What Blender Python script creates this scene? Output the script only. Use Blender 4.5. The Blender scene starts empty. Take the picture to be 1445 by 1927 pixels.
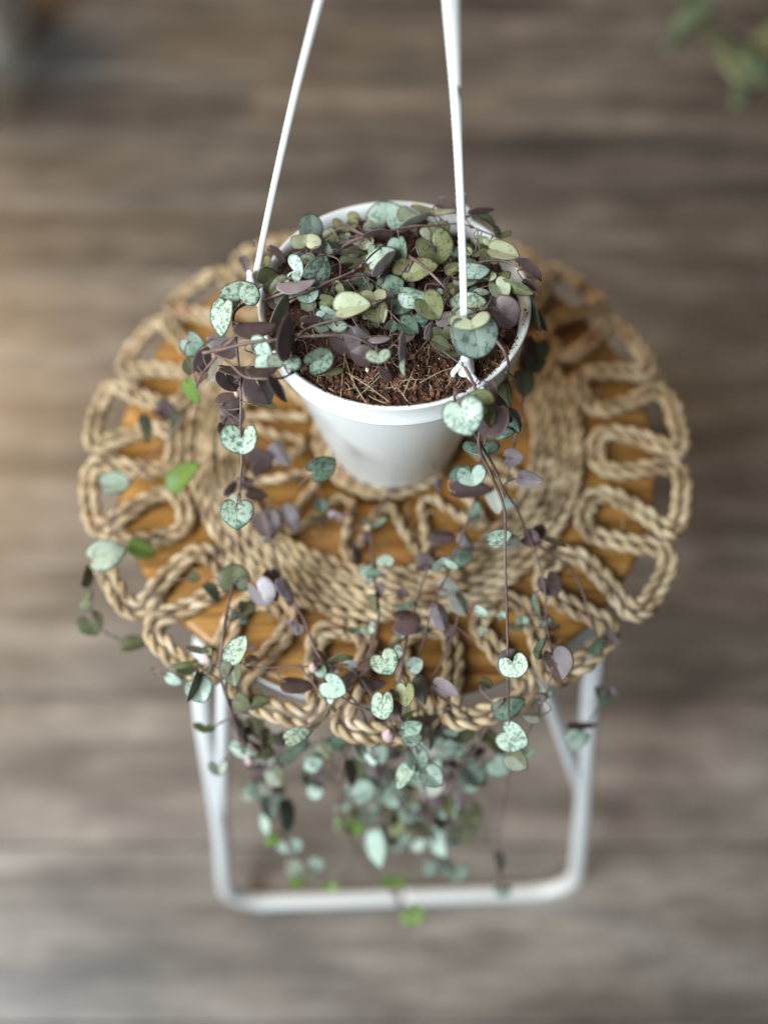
import bpy, math, random
import numpy as np
from mathutils import Vector, Matrix, noise
random.seed(7); rng = np.random.default_rng(7)
S = bpy.context.scene
C = S.collection
TOP = 0.40                      # height of the stool's seat above the floor

# ------------------------------------------------------------------ camera, light, exposure
PITCH = math.radians(61.65); FPX = 1596.0
CAM = Vector((0, -0.2683, TOP + 0.40))
cd = bpy.data.cameras.new('camera'); cam = bpy.data.objects.new('camera', cd); C.objects.link(cam)
cam.location = CAM; cam.rotation_euler = (math.pi/2 - PITCH, 0, 0)
cd.sensor_fit = 'VERTICAL'; cd.sensor_height = 36; cd.lens = FPX/1927*36
cd.clip_start = 0.01; cd.clip_end = 50
cd.dof.use_dof = True; cd.dof.focus_distance = 0.358; cd.dof.aperture_fstop = 1.95
S.camera = cam
w = bpy.data.worlds.new('World'); S.world = w; w.use_nodes = True
w.node_tree.nodes['Background'].inputs['Color'].default_value = (0.93, 0.92, 0.90, 1)
w.node_tree.nodes['Background'].inputs['Strength'].default_value = 0.12
def area(name, loc, target, size, power, col):
    l = bpy.data.lights.new(name, 'AREA'); l.shape = 'RECTANGLE'; l.size, l.size_y = size
    l.energy = power; l.color = col
    o = bpy.data.objects.new(name, l); C.objects.link(o); o.location = loc
    o.rotation_euler = (Vector(target)-Vector(loc)).to_track_quat('-Z', 'Y').to_euler()
area('window_light', (-.95, -.85, 1.35), (0, -.08, .40), (0.9, 1.0), 57, (0.86, 0.945, 1.0))
area('room_light', (-1.5, 1.25, 1.45), (-.35, .75, .0), (0.9, 0.9), 30, (1.0, 0.66, 0.32))
S.view_settings.view_transform = 'Standard'; S.view_settings.look = 'None'
S.view_settings.exposure = 0.0
S.cycles.use_denoising = True
S.cycles.max_bounces = 6

FW = Vector((0, math.cos(PITCH), -math.sin(PITCH))); UPC = Vector((0, math.sin(PITCH), math.cos(PITCH)))
def at(px, py, z):
    """point at height z above the seat that the photograph shows at px, py"""
    d = FW + Vector((1, 0, 0))*((px-722.5)/FPX) + UPC*((963.5-py)/FPX)
    return CAM + d*((z + TOP - CAM.z)/d.z)

# ------------------------------------------------------------------ helpers
def mesh_obj(name, verts, faces, mat, parent=None, uv=None, smooth=True):
    me = bpy.data.meshes.new(name)
    me.from_pydata([tuple(v) for v in verts], [], faces)
    if uv is not None:
        l = me.uv_layers.new(name='UVMap')
        idx = np.empty(len(me.loops), dtype=np.int32); me.loops.foreach_get('vertex_index', idx)
        l.data.foreach_set('uv', np.asarray(uv, dtype=np.float32)[idx].ravel())
    if smooth: me.polygons.foreach_set('use_smooth', [True]*len(me.polygons))
    for m in (mat if isinstance(mat, (list, tuple)) else [mat]): me.materials.append(m)
    o = bpy.data.objects.new(name, me); C.objects.link(o)
    if parent: o.parent = parent; o.matrix_parent_inverse = parent.matrix_world.inverted()
    return o
def thing(name, label, cat, loc=(0, 0, 0)):
    o = bpy.data.objects.new(name, None); C.objects.link(o); o.location = loc; o.empty_display_size = .02
    o['label'] = label; o['category'] = cat
    bpy.context.view_layer.update()
    return o
class MB:
    def __init__(s): s.v = []; s.f = []; s.uv = []
    def add(s, v, f, uv=None):
        b = len(s.v); s.v += list(v); s.f += [tuple(i+b for i in q) for q in f]
        s.uv += list(uv) if uv is not None else [(0, 0)]*len(v)
    def tube(s, pts, rad, n=8, cap=True, v0=0.0):
        P = np.array([tuple(p) for p in pts], float); m = len(P)
        T = np.gradient(P, axis=0); T /= np.linalg.norm(T, axis=1)[:, None]+1e-12
        r = np.full(m, rad) if np.isscalar(rad) else np.asarray(rad, float)
        a = np.array([0, 0, 1.0]) if abs(T[0][2]) < .9 else np.array([1.0, 0, 0])
        N = np.cross(T[0], a); N /= np.linalg.norm(N); Ns = [N]
        for i in range(1, m):
            N = Ns[-1]-T[i]*np.dot(Ns[-1], T[i]); N /= np.linalg.norm(N)+1e-12; Ns.append(N)
        N = np.array(Ns); B = np.cross(T, N)
        an = np.linspace(0, 2*np.pi, n, endpoint=False)
        V = P[:, None, :]+r[:, None, None]*(np.cos(an)[None, :, None]*N[:, None, :]+np.sin(an)[None, :, None]*B[:, None, :])
        L = np.concatenate([[0], np.cumsum(np.linalg.norm(np.diff(P, axis=0), axis=1))])
        uv = [(L[i]*100+v0, k/n) for i in range(m) for k in range(n)]
        F = [(i*n+k, i*n+(k+1) % n, (i+1)*n+(k+1) % n, (i+1)*n+k) for i in range(m-1) for k in range(n)]
        if cap: F += [tuple(range(n))[::-1], tuple((m-1)*n+k for k in range(n))]
        s.add(V.reshape(-1, 3), F, uv)
    def build(s, name, mat, parent=None, smooth=True): return mesh_obj(name, s.v, s.f, mat, parent, s.uv, smooth)
def catmull(P, step):
    P = [Vector(p) for p in P]
    if len(P) == 2: P = [P[0], P[0].lerp(P[1], .5), P[1]]
    Q = [P[0]*2-P[1]]+P+[P[-1]*2-P[-2]]; out = []
    for i in range(1, len(Q)-2):
        a, b, c, d = Q[i-1:i+3]; n = max(1, int((c-b).length/step))
        for k in range(n):
            t = k/n
            out.append(.5*((2*b)+(c-a)*t+(2*a-5*b+4*c-d)*t*t+(3*b-a-3*c+d)*t**3))
    out.append(P[-1]); return out
def lathe(prof, n=96, cx=0, cy=0, close=True):
    v = []; f = []; m = len(prof)
    for i in range(n):
        a = 2*math.pi*i/n
        for r, z in prof: v.append((cx+r*math.cos(a), cy+r*math.sin(a), z))
    for i in range(n):
        j = (i+1) % n
        for k in range(m-1): f.append((i*m+k, j*m+k, j*m+k+1, i*m+k+1))
        if close: f.append((i*m+m-1, j*m+m-1, j*m, i*m))
    return v, f

# ------------------------------------------------------------------ materials
class Mat:
    def __init__(s, name, rough=.5, **kw):
        s.m = bpy.data.materials.new(name); s.m.use_nodes = True; s.t = s.m.node_tree
        s.b = s.t.nodes['Principled BSDF']; s.b.inputs['Roughness'].default_value = rough
        for k, v in kw.items(): s.b.inputs[k.replace('_', ' ')].default_value = v
    def n(s, typ, ins=None, **props):
        nd = s.t.nodes.new(typ)
        for k, v in props.items(): setattr(nd, k, v)
        for k, v in (ins or {}).items():
            if isinstance(v, bpy.types.NodeSocket): s.t.links.new(v, nd.inputs[k])
            else: nd.inputs[k].default_value = v
        return nd
    def math(s, op, a, b=0.0, clamp=False): return s.n('ShaderNodeMath', {0: a, 1: b}, operation=op, use_clamp=clamp).outputs[0]
    def ramp(s, fac, stops):
        r = s.n('ShaderNodeValToRGB', {0: fac}); e = r.color_ramp.elements
        while len(e) < len(stops): e.new(.5)
        for q, (p, c) in zip(e, stops): q.position = p; q.color = (*c, 1)
        return r.outputs[0]
    def mix(s, fac, a, b, blend='MIX'):
        x = s.n('ShaderNodeMix', data_type='RGBA', blend_type=blend); I = x.inputs
        for i, v in ((0, fac), (6, a), (7, b)):
            if isinstance(v, bpy.types.NodeSocket): s.t.links.new(v, I[i])
            else: I[i].default_value = v if i == 0 else (*v, 1) if len(v) == 3 else v
        return x.outputs[2]
    def noise(s, vec, scale, detail=3, rough=.55, dim='3D', w=None):
        ins = {'Vector': vec, 'Scale': scale, 'Detail': detail, 'Roughness': rough}
        if w is not None: dim = '4D'; ins['W'] = w
        return s.n('ShaderNodeTexNoise', ins, noise_dimensions=dim).outputs['Fac']
    def mapped(s, vec, scale): return s.n('ShaderNodeMapping', {'Vector': vec, 'Scale': scale}).outputs[0]
    def obj(s): return s.n('ShaderNodeTexCoord').outputs['Object']
    def uv(s): return s.n('ShaderNodeTexCoord').outputs['UV']
    def rnd(s): return s.n('ShaderNodeObjectInfo').outputs['Random']
    def geo(s): return s.n('ShaderNodeNewGeometry').outputs['Position']
    def color(s, c): s.t.links.new(c, s.b.inputs['Base Color'])
    def bump(s, h, strength, dist=.001):
        b = s.n('ShaderNodeBump', {'Height': h, 'Strength': strength, 'Distance': dist}); s.t.links.new(b.outputs[0], s.b.inputs['Normal'])
    def roughness(s, r): s.t.links.new(r, s.b.inputs['Roughness'])

# floor planks: grey brown weathered oak laminate
F = Mat('weathered_plank', .36); p = F.geo(); r = F.rnd()
g1 = F.noise(F.mapped(p, (1.6, 13, 1)), 1.5, 5, .6, w=F.math('MULTIPLY', r, 30))
g2 = F.noise(F.mapped(p, (6, 90, 1)), 1.5, 4, .65)
g3 = F.noise(F.mapped(p, (5, 8, 1)), 1.6, 4, .6); g4 = F.noise(F.mapped(p, (9, 26, 1)), 1.3, 4, .65)
c = F.ramp(g1, [(.25, (.066, .058, .050)), (.45, (.165, .152, .136)), (.62, (.275, .260, .240)), (.8, (.39, .375, .355))])
c = F.mix(.75, c, F.ramp(g3, [(.32, (.58, .55, .53)), (.66, (1.2, 1.18, 1.16))]), 'MULTIPLY'); c = F.mix(.6, c, F.ramp(g4, [(.35, (.6, .57, .55)), (.62, (1.15, 1.13, 1.1))]), 'MULTIPLY')
c = F.mix(.5, c, F.ramp(g2, [(.3, (.45, .45, .45)), (.65, (1, 1, 1))]), 'MULTIPLY')
c = F.mix(.6, c, F.ramp(r, [(0, (.70, .70, .73)), (1, (1.3, 1.22, 1.15))]), 'MULTIPLY')
F.color(c); F.bump(g2, .3, .0015); M_PLANK = F.m
M_SUB = Mat('dark_underlay', .9, Base_Color=(.02, .017, .015, 1)).m
# stool seat: oiled bamboo
W = Mat('oiled_bamboo', .38); p = W.obj()
q = W.noise(W.mapped(p, (7, 160, 20)), 1.0, 5, .65); q2 = W.noise(W.mapped(p, (22, 700, 40)), 1.0, 3, .6)
big = W.noise(W.mapped(p, (9, 26, 10)), 1.0, 3)
c = W.ramp(q, [(.32, (.14, .058, .012)), (.48, (.33, .165, .038)), (.66, (.50, .26, .07))])
c = W.mix(.5, c, W.ramp(q2, [(.3, (.55, .45, .35)), (.6, (1, 1, 1))]), 'MULTIPLY')
c = W.mix(.6, c, W.ramp(big, [(.35, (.68, .62, .55)), (.65, (1.1, 1.1, 1.1))]), 'MULTIPLY')
W.color(c); W.bump(q2, .25, .0004); M_BAMBOO = W.m
# woven sedge cord
J = Mat('twisted_sedge', .68); u = J.uv(); o = J.geo()
fib = J.noise(J.mapped(u, (.9, 16, 1)), 1.0, 4, .65); seg = J.noise(o, 105, 2); pat = J.noise(o, 26, 3)
c = J.ramp(seg, [(.30, (.13, .085, .045)), (.44, (.40, .29, .165)), (.56, (.57, .44, .275)), (.72, (.72, .61, .44))])
c = J.mix(J.math('MULTIPLY', J.math('SUBTRACT', pat, .42, True), 2.2, True), c, (.50, .40, .22))
c = J.mix(J.math('MULTIPLY', J.math('SUBTRACT', J.noise(o, 60, 2), .58, True), 4, True), c, (.50, .28, .17))
c = J.mix(.65, c, J.ramp(fib, [(.32, (.34, .28, .23)), (.62, (1.05, 1.05, 1.05))]), 'MULTIPLY')
J.color(c); J.bump(fib, .7, .0006); M_CORD = J.m
# plastics and paint
P = Mat('white_plastic', .33, Subsurface_Weight=.12, Subsurface_Radius=(.01, .01, .01), Subsurface_Scale=.3); p = P.obj()
c = P.mix(P.math('MULTIPLY', P.math('SUBTRACT', P.noise(p, 22, 4), .50, True), 1.6, True), (.80, .83, .82), (.66, .69, .68))
c = P.mix(P.math('MULTIPLY', P.math('SUBTRACT', P.noise(p, 900, 2), .73, True), 9, True), c, (.22, .09, .04))
c = P.mix(P.math('MULTIPLY', P.math('SUBTRACT', P.noise(P.mapped(p, (60, 60, 700)), 1.0, 4, .7), .60, True), 2.0, True), c, (.62, .63, .61))
P.color(c); P.bump(P.noise(p, 260, 2), .08, .0004)
P.roughness(P.math('ADD', P.math('MULTIPLY', P.noise(p, 30, 4), .3), .22)); M_POT = P.m
M_STRAP = Mat('strap_plastic', .38, Base_Color=(.86, .87, .85, 1), Subsurface_Weight=.2, Subsurface_Scale=.004).m
T = Mat('white_powder_coat', .33); p = T.obj()
T.color(T.mix(T.math('MULTIPLY', T.noise(p, 14, 4), .35), (.66, .68, .68), (.50, .51, .50))); T.bump(T.noise(p, 400, 2), .08, .0004); M_TUBE = T.m
# soil
G = Mat('coir_soil', .92); p = G.obj(); nn = G.noise(p, 520, 4, .7)
c = G.ramp(nn, [(.30, (.012, .0045, .0025)), (.48, (.040, .014, .007)), (.62, (.09, .034, .016)), (.8, (.18, .085, .045))])
G.color(c); G.bump(nn, 1.0, .0015); M_SOIL = G.m
G = Mat('coir_crumb', .9); p = G.obj(); nn = G.noise(p, 230, 2, .6); n2 = G.noise(p, 1500, 2)
c = G.ramp(nn, [(.32, (.018, .007, .004)), (.5, (.066, .025, .012)), (.64, (.14, .056, .026)), (.76, (.30, .15, .08))])
G.color(c); G.bump(n2, .6, .0006); M_CRUMB = G.m
M_ROOT = Mat('root_fibre', .7, Base_Color=(.50, .36, .22, 1)).m
M_PERL = Mat('perlite', .8, Base_Color=(.72, .60, .44, 1)).m
# vines
V = Mat('vine_stem', .5); p = V.geo()
V.color(V.ramp(V.noise(p, 90, 2), [(.35, (.075, .045, .042)), (.6, (.16, .105, .092)), (.75, (.20, .15, .10))])); M_VINE = V.m
M_BUD = Mat('pink_bud', .5, Base_Color=(.45, .33, .32, 1), Subsurface_Weight=.2, Subsurface_Scale=.003).m

def leaf_mat(name, base, mott, edge, amount, rough=.42, yel=(.5, .5, .2), vein=(.12, .2, .13)):
    L = Mat(name, rough); p = L.n('ShaderNodeAttribute', attribute_name='lpos').outputs['Vector']; r = L.math('FRACT', L.math('ADD', L.rnd(), L.n('ShaderNodeAttribute', attribute_name='seed').outputs['Fac'])); W = L.math('MULTIPLY', r, 40)
    rho = L.n('ShaderNodeAttribute', attribute_name='rho').outputs['Fac']
    b = L.mix(L.math('MULTIPLY', L.math('FRACT', L.math('MULTIPLY', r, 17.3)), .42), base, yel)
    big = L.noise(p, 3.2, 2, .5, w=W)
    b = L.mix(L.math('MULTIPLY', big, .45), b, tuple(x*.72 for x in base))
    sp = L.noise(p, 9, 3, .66, w=W)
    th = L.math('SUBTRACT', .63-.12*amount, L.math('MULTIPLY', L.math('SUBTRACT', big, .5), .30))
    m = L.math('MULTIPLY', L.math('SUBTRACT', sp, th, True), 11, True)
    b = L.mix(L.math('MULTIPLY', m, .80), b, mott)
    # fine net of the veins
    vo = L.n('ShaderNodeTexVoronoi', {'Vector': p, 'Scale': 7.5}, feature='DISTANCE_TO_EDGE').outputs['Distance']
    b = L.mix(L.math('MULTIPLY', L.math('LESS_THAN', vo, .035), .22*amount), b, mott)
    x = L.math('ABSOLUTE', L.n('ShaderNodeSeparateXYZ', {0: p}).outputs[0])
    b = L.mix(L.math('MULTIPLY', L.math('LESS_THAN', x, .011), .55), b, vein)
    e = L.math('MULTIPLY', L.math('SUBTRACT', rho, .86, True), 9, True)
    b = L.mix(L.math('MULTIPLY', e, .9), b, edge)
    L.color(b); L.bump(L.noise(p, 22, 3, .6, w=W), .35, .0004)
    L.b.inputs['Subsurface Weight'].default_value = .05; L.b.inputs['Subsurface Scale'].default_value = .002
    return L.m
LM = {
 's': leaf_mat('silver_leaf', (.40, .50, .41), (.045, .105, .07), (.018, .05, .032), 1.15, yel=(.45, .55, .36)),
 'c': leaf_mat('clear_silver_leaf', (.40, .50, .42), (.09, .17, .12), (.018, .05, .035), .7, yel=(.44, .58, .44)),
 'w': leaf_mat('pale_leaf', (.44, .50, .35), (.15, .20, .10), (.10, .13, .06), .35, yel=(.56, .55, .32)),
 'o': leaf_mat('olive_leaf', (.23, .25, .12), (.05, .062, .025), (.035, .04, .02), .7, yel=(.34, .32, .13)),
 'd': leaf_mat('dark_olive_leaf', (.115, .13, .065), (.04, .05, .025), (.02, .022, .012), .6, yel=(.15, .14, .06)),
 't': leaf_mat('teal_leaf', (.165, .235, .175), (.03, .06, .042), (.012, .036, .026), 1.0, yel=(.19, .28, .17)),
 'g': leaf_mat('young_leaf', (.11, .19, .035), (.06, .12, .03), (.06, .11, .02), .2, yel=(.14, .21, .04), vein=(.2, .35, .08)),
}
def under_mat(name, a, b_, rough):
    L = Mat(name, rough); p = L.n('ShaderNodeAttribute', attribute_name='lpos').outputs['Vector']; r = L.math('FRACT', L.math('ADD', L.rnd(), L.n('ShaderNodeAttribute', attribute_name='seed').outputs['Fac'])); W = L.math('MULTIPLY', r, 33)
    c = L.mix(L.noise(p, 4, 3, .6, w=W), a, b_)
    c = L.mix(.5, c, L.ramp(L.math('FRACT', L.math('MULTIPLY', r, 9.7)), [(0, (.65, .62, .62)), (1, (1.2, 1.1, 1.1))]), 'MULTIPLY')
    x = L.math('ABSOLUTE', L.n('ShaderNodeSeparateXYZ', {0: p}).outputs[0])
    c = L.mix(L.math('MULTIPLY', L.math('LESS_THAN', x, .012), .6), c, tuple(v*.35 for v in a))
    L.color(c); L.bump(L.noise(p, 18, 3, .6, w=W), .35, .0004); return L.m
UM = {'p': under_mat('purple_underside', (.048, .030, .030), (.105, .068, .065), .46),
      'l': under_mat('lilac_underside', (.18, .155, .165), (.28, .245, .255), .30),
      'b': under_mat('grey_green_underside', (.20, .23, .18), (.27, .26, .22), .45)}

# ------------------------------------------------------------------ floor
floor = bpy.data.objects.new('floor', None); C.objects.link(floor); floor['kind'] = 'structure'
floor['label'] = 'grey brown wood plank floor under the stool'
mesh_obj('underlay', [(-4, -2.5, -.012), (4, -2.5, -.012), (4, 4, -.012), (-4, 4, -.012)], [(0, 1, 2, 3)], M_SUB, floor)
PW, PL = .135, 1.25
def plank_mesh():
    a, b, h, e = PL/2-.0003, PW/2-.0006, 0.0, .0008
    v = [(-a, -b, -.01), (a, -b, -.01), (a, b, -.01), (-a, b, -.01), (-a, -b, h-e), (a, -b, h-e), (a, b, h-e), (-a, b, h-e),
         (-a+e, -b+e, h), (a-e, -b+e, h), (a-e, b-e, h), (-a+e, b-e, h)]
    f = [(8, 9, 10, 11)]
    for k in range(4):
        j = (k+1) % 4; f += [(k, j, j+4, k+4), (k+4, j+4, j+8, k+8)]
    return mesh_obj('plank', v, f, M_PLANK, floor, smooth=False)
pk = plank_mesh(); first = True
for i in range(-7, 22):
    y = i*PW+.03; off = random.uniform(0, PL)
    for j in range(-2, 3):
        x = j*PL+off-.6
        if abs(x) > 1.9+abs(y)*.2: continue
        o = pk if first else pk.copy()
        if not first: C.objects.link(o)
        o.location = (x, y, 0); first = False

# ------------------------------------------------------------------ stool
stool = thing('stool', 'round bamboo topped stool with white tubular metal legs under the woven mat', 'stool', (0, 0, 0))
prof = [(0.0005, TOP-.014), (.1475, TOP-.014), (.1505, TOP-.0115), (.151, TOP-.007), (.151, TOP-.003), (.1496, TOP-.0008), (.147, TOP), (.0005, TOP)]
v, f = lathe(prof, 128, .001, -.004); mesh_obj('seat', v, f, M_BAMBOO, stool).data.polygons.foreach_set('use_smooth', [False]*0 or [True]*len(f))
R_T = .0059
def lp(px, py, z): return at(px, py, z)
outL = [lp(386, 1178, -.024), lp(366, 1330, -.085), lp(398, 1560, -.275)]
outR = [lp(1128, 1175, -.024), lp(1105, 1300, -.085), lp(1090, 1480, -.235)]
zb = -TOP+R_T+.001
bl, br = lp(426, 1700, zb), lp(1082, 1676, zb)
def leg(side):
    P = outL if side < 0 else outR
    b = bl if side < 0 else br; o = br if side < 0 else bl
    d = (o-b).normalized(); mid = (bl+br)/2; pts = [P[0], P[1].lerp(P[0].lerp(b, .22), .5), P[0].lerp(b, .6), P[0].lerp(b, .86)]
    up = (P[0]-b).normalized(); pts += [b+up*.06]
    for k in range(1, 7):
        t = k/7; pts.append((b+up*.045)*(1-t)**2+b*2*t*(1-t)+(b+d*.045)*t*t)
    pts += [b+d*.06, mid-d*.001]
    m = MB(); m.tube(catmull(pts, .006), R_T, 20); return m.build('leg', M_TUBE, stool)
leg(-1); leg(1)
for s, a, q in ((-1, lp(424, 1262, -.026), .66), (1, lp(1008, 1250, -.026), .55)):
    P = outL if s < 0 else outR; b = bl if s < 0 else br
    m = MB(); m.tube(catmull([a, P[0].lerp(b, q)+Vector((0, 0.004, 0))], .01), R_T*.75, 18); m.build('strut', M_TUBE, stool)
# rear frame, mostly hidden by the seat
for s in (-1, 1):
    a = Vector((s*.10, .075, TOP-.026)); b = Vector((s*.135, .155, R_T))
    m = MB(); m.tube(catmull([a, a.lerp(b, .5), b, b+Vector((-s*.02, 0, 0)), Vector((s*.0005, .155, R_T))], .006), R_T, 16); m.build('leg', M_TUBE, stool)
fb = MB(); fb.tube(catmull([lp(386, 1178, -.024), lp(545, 1290, -.024), lp(735, 1306, -.024), lp(900, 1288, -.024), lp(1128, 1175, -.024)], .005), .0045, 16)
fb.build('front_rail', M_TUBE, stool)
m = MB(); m.tube([(-.10, .075, TOP-.023), (.10, .075, TOP-.023)], .0075, 16); m.build('back_rail', M_TUBE, stool)
for s in (-1, 1):
    b = bl if s < 0 else br
    v, f = lathe([(.0005, .0), (.0052, 0), (.0055, .001), (.005, .002), (.0005, .002)], 20, b.x-s*.03, b.y)
    mesh_obj('foot_pad', v, f, Mat('rubber', .7, Base_Color=(.55, .55, .54, 1)).m if s < 0 else bpy.data.materials['rubber'], stool)

# ------------------------------------------------------------------ woven mat
MC = Vector((.001, -.006)); mat_t = thing('woven_placemat', 'round openwork seagrass placemat with looped edge on the stool seat', 'placemat', (MC.x, MC.y, TOP))
def cord(mb, pts, closed=False, rs=.0019, rh=.00145, pitch=.0175, ph=0.0, plies=2):
    P = np.array([tuple(p) for p in pts], float)
    if closed: P = np.vstack([P, P[:1]])
    L = np.concatenate([[0], np.cumsum(np.linalg.norm(np.diff(P, axis=0), axis=1))]); n = max(4, int(L[-1]/.0016))
    if closed: pitch = L[-1]/max(1, round(L[-1]/pitch))
    s = np.linspace(0, L[-1], n+1); Q = np.stack([np.interp(s, L, P[:, k]) for k in range(3)], 1)
    T = np.gradient(Q, axis=0); T /= np.linalg.norm(T, axis=1)[:, None]
    N = np.stack([-T[:, 1], T[:, 0], 0*T[:, 0]], 1); Z = np.array([0, 0, 1.0])
    wob = random.uniform(0, 50)
    for k in range(plies):
        a = 2*np.pi*s/pitch+ph+2*np.pi*k/plies
        jit = np.array([noise.noise((x*160+wob, k*9, wob)) for x in s])
        rr = rs*(1+.22*jit)*(1+.16*np.sin(a+.4))
        mb.tube(Q+N*(rh*1.15*np.cos(a))[:, None]+Z*(rh*.9*np.sin(a))[:, None], rr, 6, True, v0=random.uniform(0, 90))
def ring_pts(r, z, wob=.0006, n=220):
    ph = random.uniform(0, 9)
    out = []
    for i in range(n):
        a = 2*math.pi*i/n; rr = r+wob*math.sin(5*a+ph)+wob*noise.noise((math.cos(a)*3, math.sin(a)*3, r*100))*2
        out.append((MC.x+rr*math.cos(a), MC.y+rr*math.sin(a), TOP+z+.0006*noise.noise((math.cos(a)*4, math.sin(a)*4, r*300+5))))
    return out
CZ = .0036
for i in range(9):                                   # centre disc
    m = MB(); cord(m, ring_pts(.0050+i*.0042, CZ, .0003), True, rs=.0016, rh=.0012, ph=random.uniform(0, 6)); m.build('centre_coil', M_CORD, mat_t)
NB = 7
for i in range(NB):                                  # wide band
    m = MB(); cord(m, ring_pts((.0832+i*.0042), CZ+.0004, .0007), True, rs=.00165, rh=.0012, ph=random.uniform(0, 6)); m.build('band_cord', M_CORD, mat_t)
def loops(N, phase, rmid, height, omega, offs, name, z, rs, rh, drop=0, width=1.0):
    per = 2*math.pi*rmid/N
    half = omega
    Q_ = catmull([Vector((u_*per, (v_-.5)*height, 0)) for u_, v_ in half+[(-u_, v_) for u_, v_ in half[-2::-1]]], .0012)
    xs = np.array([q.x for q in Q_]); ys = np.array([q.y for q in Q_])
    for k in range(N):
        base = math.radians(phase)+2*math.pi*k/N
        mb = MB(); jx = random.uniform(-.0012, .0012); jr = random.uniform(-.002, .002); sk = random.uniform(-.05, .05)
        for off in offs:
            tx = np.gradient(xs); ty = np.gradient(ys); l = np.hypot(tx, ty)
            nx, ny = -ty/l, tx/l
            px_, py_ = xs+nx*off, ys+ny*off
            cx0 = xs.mean()
            wgt = np.sin(np.linspace(0, np.pi, len(px_)))
            pts = []
            for a, b, w_ in zip(px_, py_, wgt):
                r_ = rmid+b+jr*w_; th = base+(a-cx0+jx*w_+sk*b*w_)/rmid
                zz = z-drop*max(0, r_-.150)**1.5*1.2
                pts.append((MC.x+r_*math.cos(th), MC.y+r_*math.sin(th), TOP+zz+.0006*math.sin(a*400+k)))
            cord(mb, pts, rs=rs, rh=rh, ph=random.uniform(0, 6))
        mb.build(name, M_CORD, mat_t)
LOOP = [(-.5, 0), (-.36, .01), (-.235, .07), (-.19, .20), (-.26, .48), (-.35, .74), (-.385, .87), (-.34, .96), (-.22, .995), (0, 1)]
loops(19, -90.5, .1400, .0475, LOOP, (-.0029, .0029), 'outer_loop', CZ+.0008, .00165, .0012, drop=1.0)
ARCH = [(-.5, 0), (-.37, .03), (-.29, .14), (-.24, .34), (-.13, .70), (-.08, .90), (-.03, .985), (0, 1)]
loops(13, -76.0, .0625, .0330, ARCH, (0,), 'inner_loop', CZ, .0016, .0012)
# loose fibres
m = MB()
for i in range(380):
    a = random.uniform(0, 6.283); r_ = random.choice([random.uniform(.05, .11), random.uniform(.11, .168)])
    p0 = Vector((MC.x+r_*math.cos(a), MC.y+r_*math.sin(a), TOP+CZ+.003)); d = Vector((random.gauss(0, 1), random.gauss(0, 1), random.uniform(0, .7))).normalized()*random.uniform(.004, .011)
    m.tube(catmull([p0, p0+d*.5+Vector((0, 0, .001)), p0+d], .003), .00018, 4)
o = m.build('stray_fibres', M_CORD, mat_t); o['kind'] = 'stuff'

# ------------------------------------------------------------------ pot
PC = Vector((.0046, -.0073)); RZ = .1158
pot = thing('hanging_pot', 'white plastic hanging pot with three plastic straps standing on the woven mat', 'pot', (PC.x, PC.y, TOP+.007))
z0 = TOP+.0075
prof = [(.0005, z0+.002), (.0325, z0+.002), (.0335, z0), (.0345, z0+.0002), (.0352, z0+.0015), (.0356, z0+.006), (.0362, z0+.0068), (.0555, TOP+RZ-.0155), (.0560, TOP+RZ-.0135),
        (.0535, TOP+RZ-.0135), (.0345, z0+.008), (.0325, z0+.0045), (.0005, z0+.0045)]
v, f = lathe(prof, 160, PC.x, PC.y); mesh_obj('pot_wall', v, f, M_POT, pot)
zr = TOP+RZ
prof = [(.0562, zr-.0138), (.0588, zr-.0140), (.0592, zr-.0130), (.0586, zr-.0118), (.0600, zr-.0012), (.0602, zr-.0003), (.0598, zr+.0003), (.0588, zr+.0002), (.0572, zr-.0015), (.0562, zr-.004), (.0552, zr-.0132)]
v, f = lathe(prof, 160, PC.x, PC.y)
v = [(x, y, z+.0004*noise.noise((x*40, y*40, 2))) for x, y, z in v]
mesh_obj('pot_rim', v, f, M_POT, pot)
# straps
APEX = at(811, -951, .385)
APEX = Vector((.022, .01, TOP+.40))
ends = [at(477, 545, RZ-.002), at(874, 690, RZ+.001), at(868, 400, RZ+.001)]
tops = [at(601, 0, .218), at(840, 0, .218), at(855, 0, .234)]
def strap(e, t, bow):
    d = (t-e); L = 1.45
    pts = [e, e+d*.25+bow*.75, e+d*.5+bow, e+d*.75+bow*.8, t, e+d*1.22-bow*.3, e+d*L-bow*.8]
    P = catmull(pts, .0011); m = MB(); vs = []; fs = []
    wv = (P[-1]-P[0]).normalized().cross(Vector((0, 1, .35))).normalized()
    n = len(P); uv = []
    for i, p_ in enumerate(P):
        T_ = (P[min(i+1, n-1)]-P[max(i-1, 0)]).normalized(); W_ = (wv-T_*wv.dot(T_)).normalized(); N_ = T_.cross(W_)
        hw, ht = .00135, .0007; tooth = .0002 if i % 2 else 0
        base = max(0, 1-i*.0011/.012); hw += .0012*base**2; ht += .0004*base
        for a, b in ((-hw, -ht*.5), (-hw*.7, -ht), (hw*.7, -ht), (hw, -ht*.5), (hw+tooth, ht*.5), (hw*.7, ht), (-hw*.7, ht), (-hw, ht*.5)):
            vs.append(p_+W_*a+N_*b); uv.append((i, a))
    for i in range(n-1):
        for k in range(8): fs.append((i*8+k, i*8+(k+1) % 8, i*8+8+(k+1) % 8, i*8+8+k))
    fs += [tuple(range(8))[::-1], tuple((n-1)*8+k for k in range(8))]
    o = mesh_obj('strap', vs, fs, M_STRAP, pot, uv, smooth=True)
    return o, P[-1]
tip = []
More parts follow.
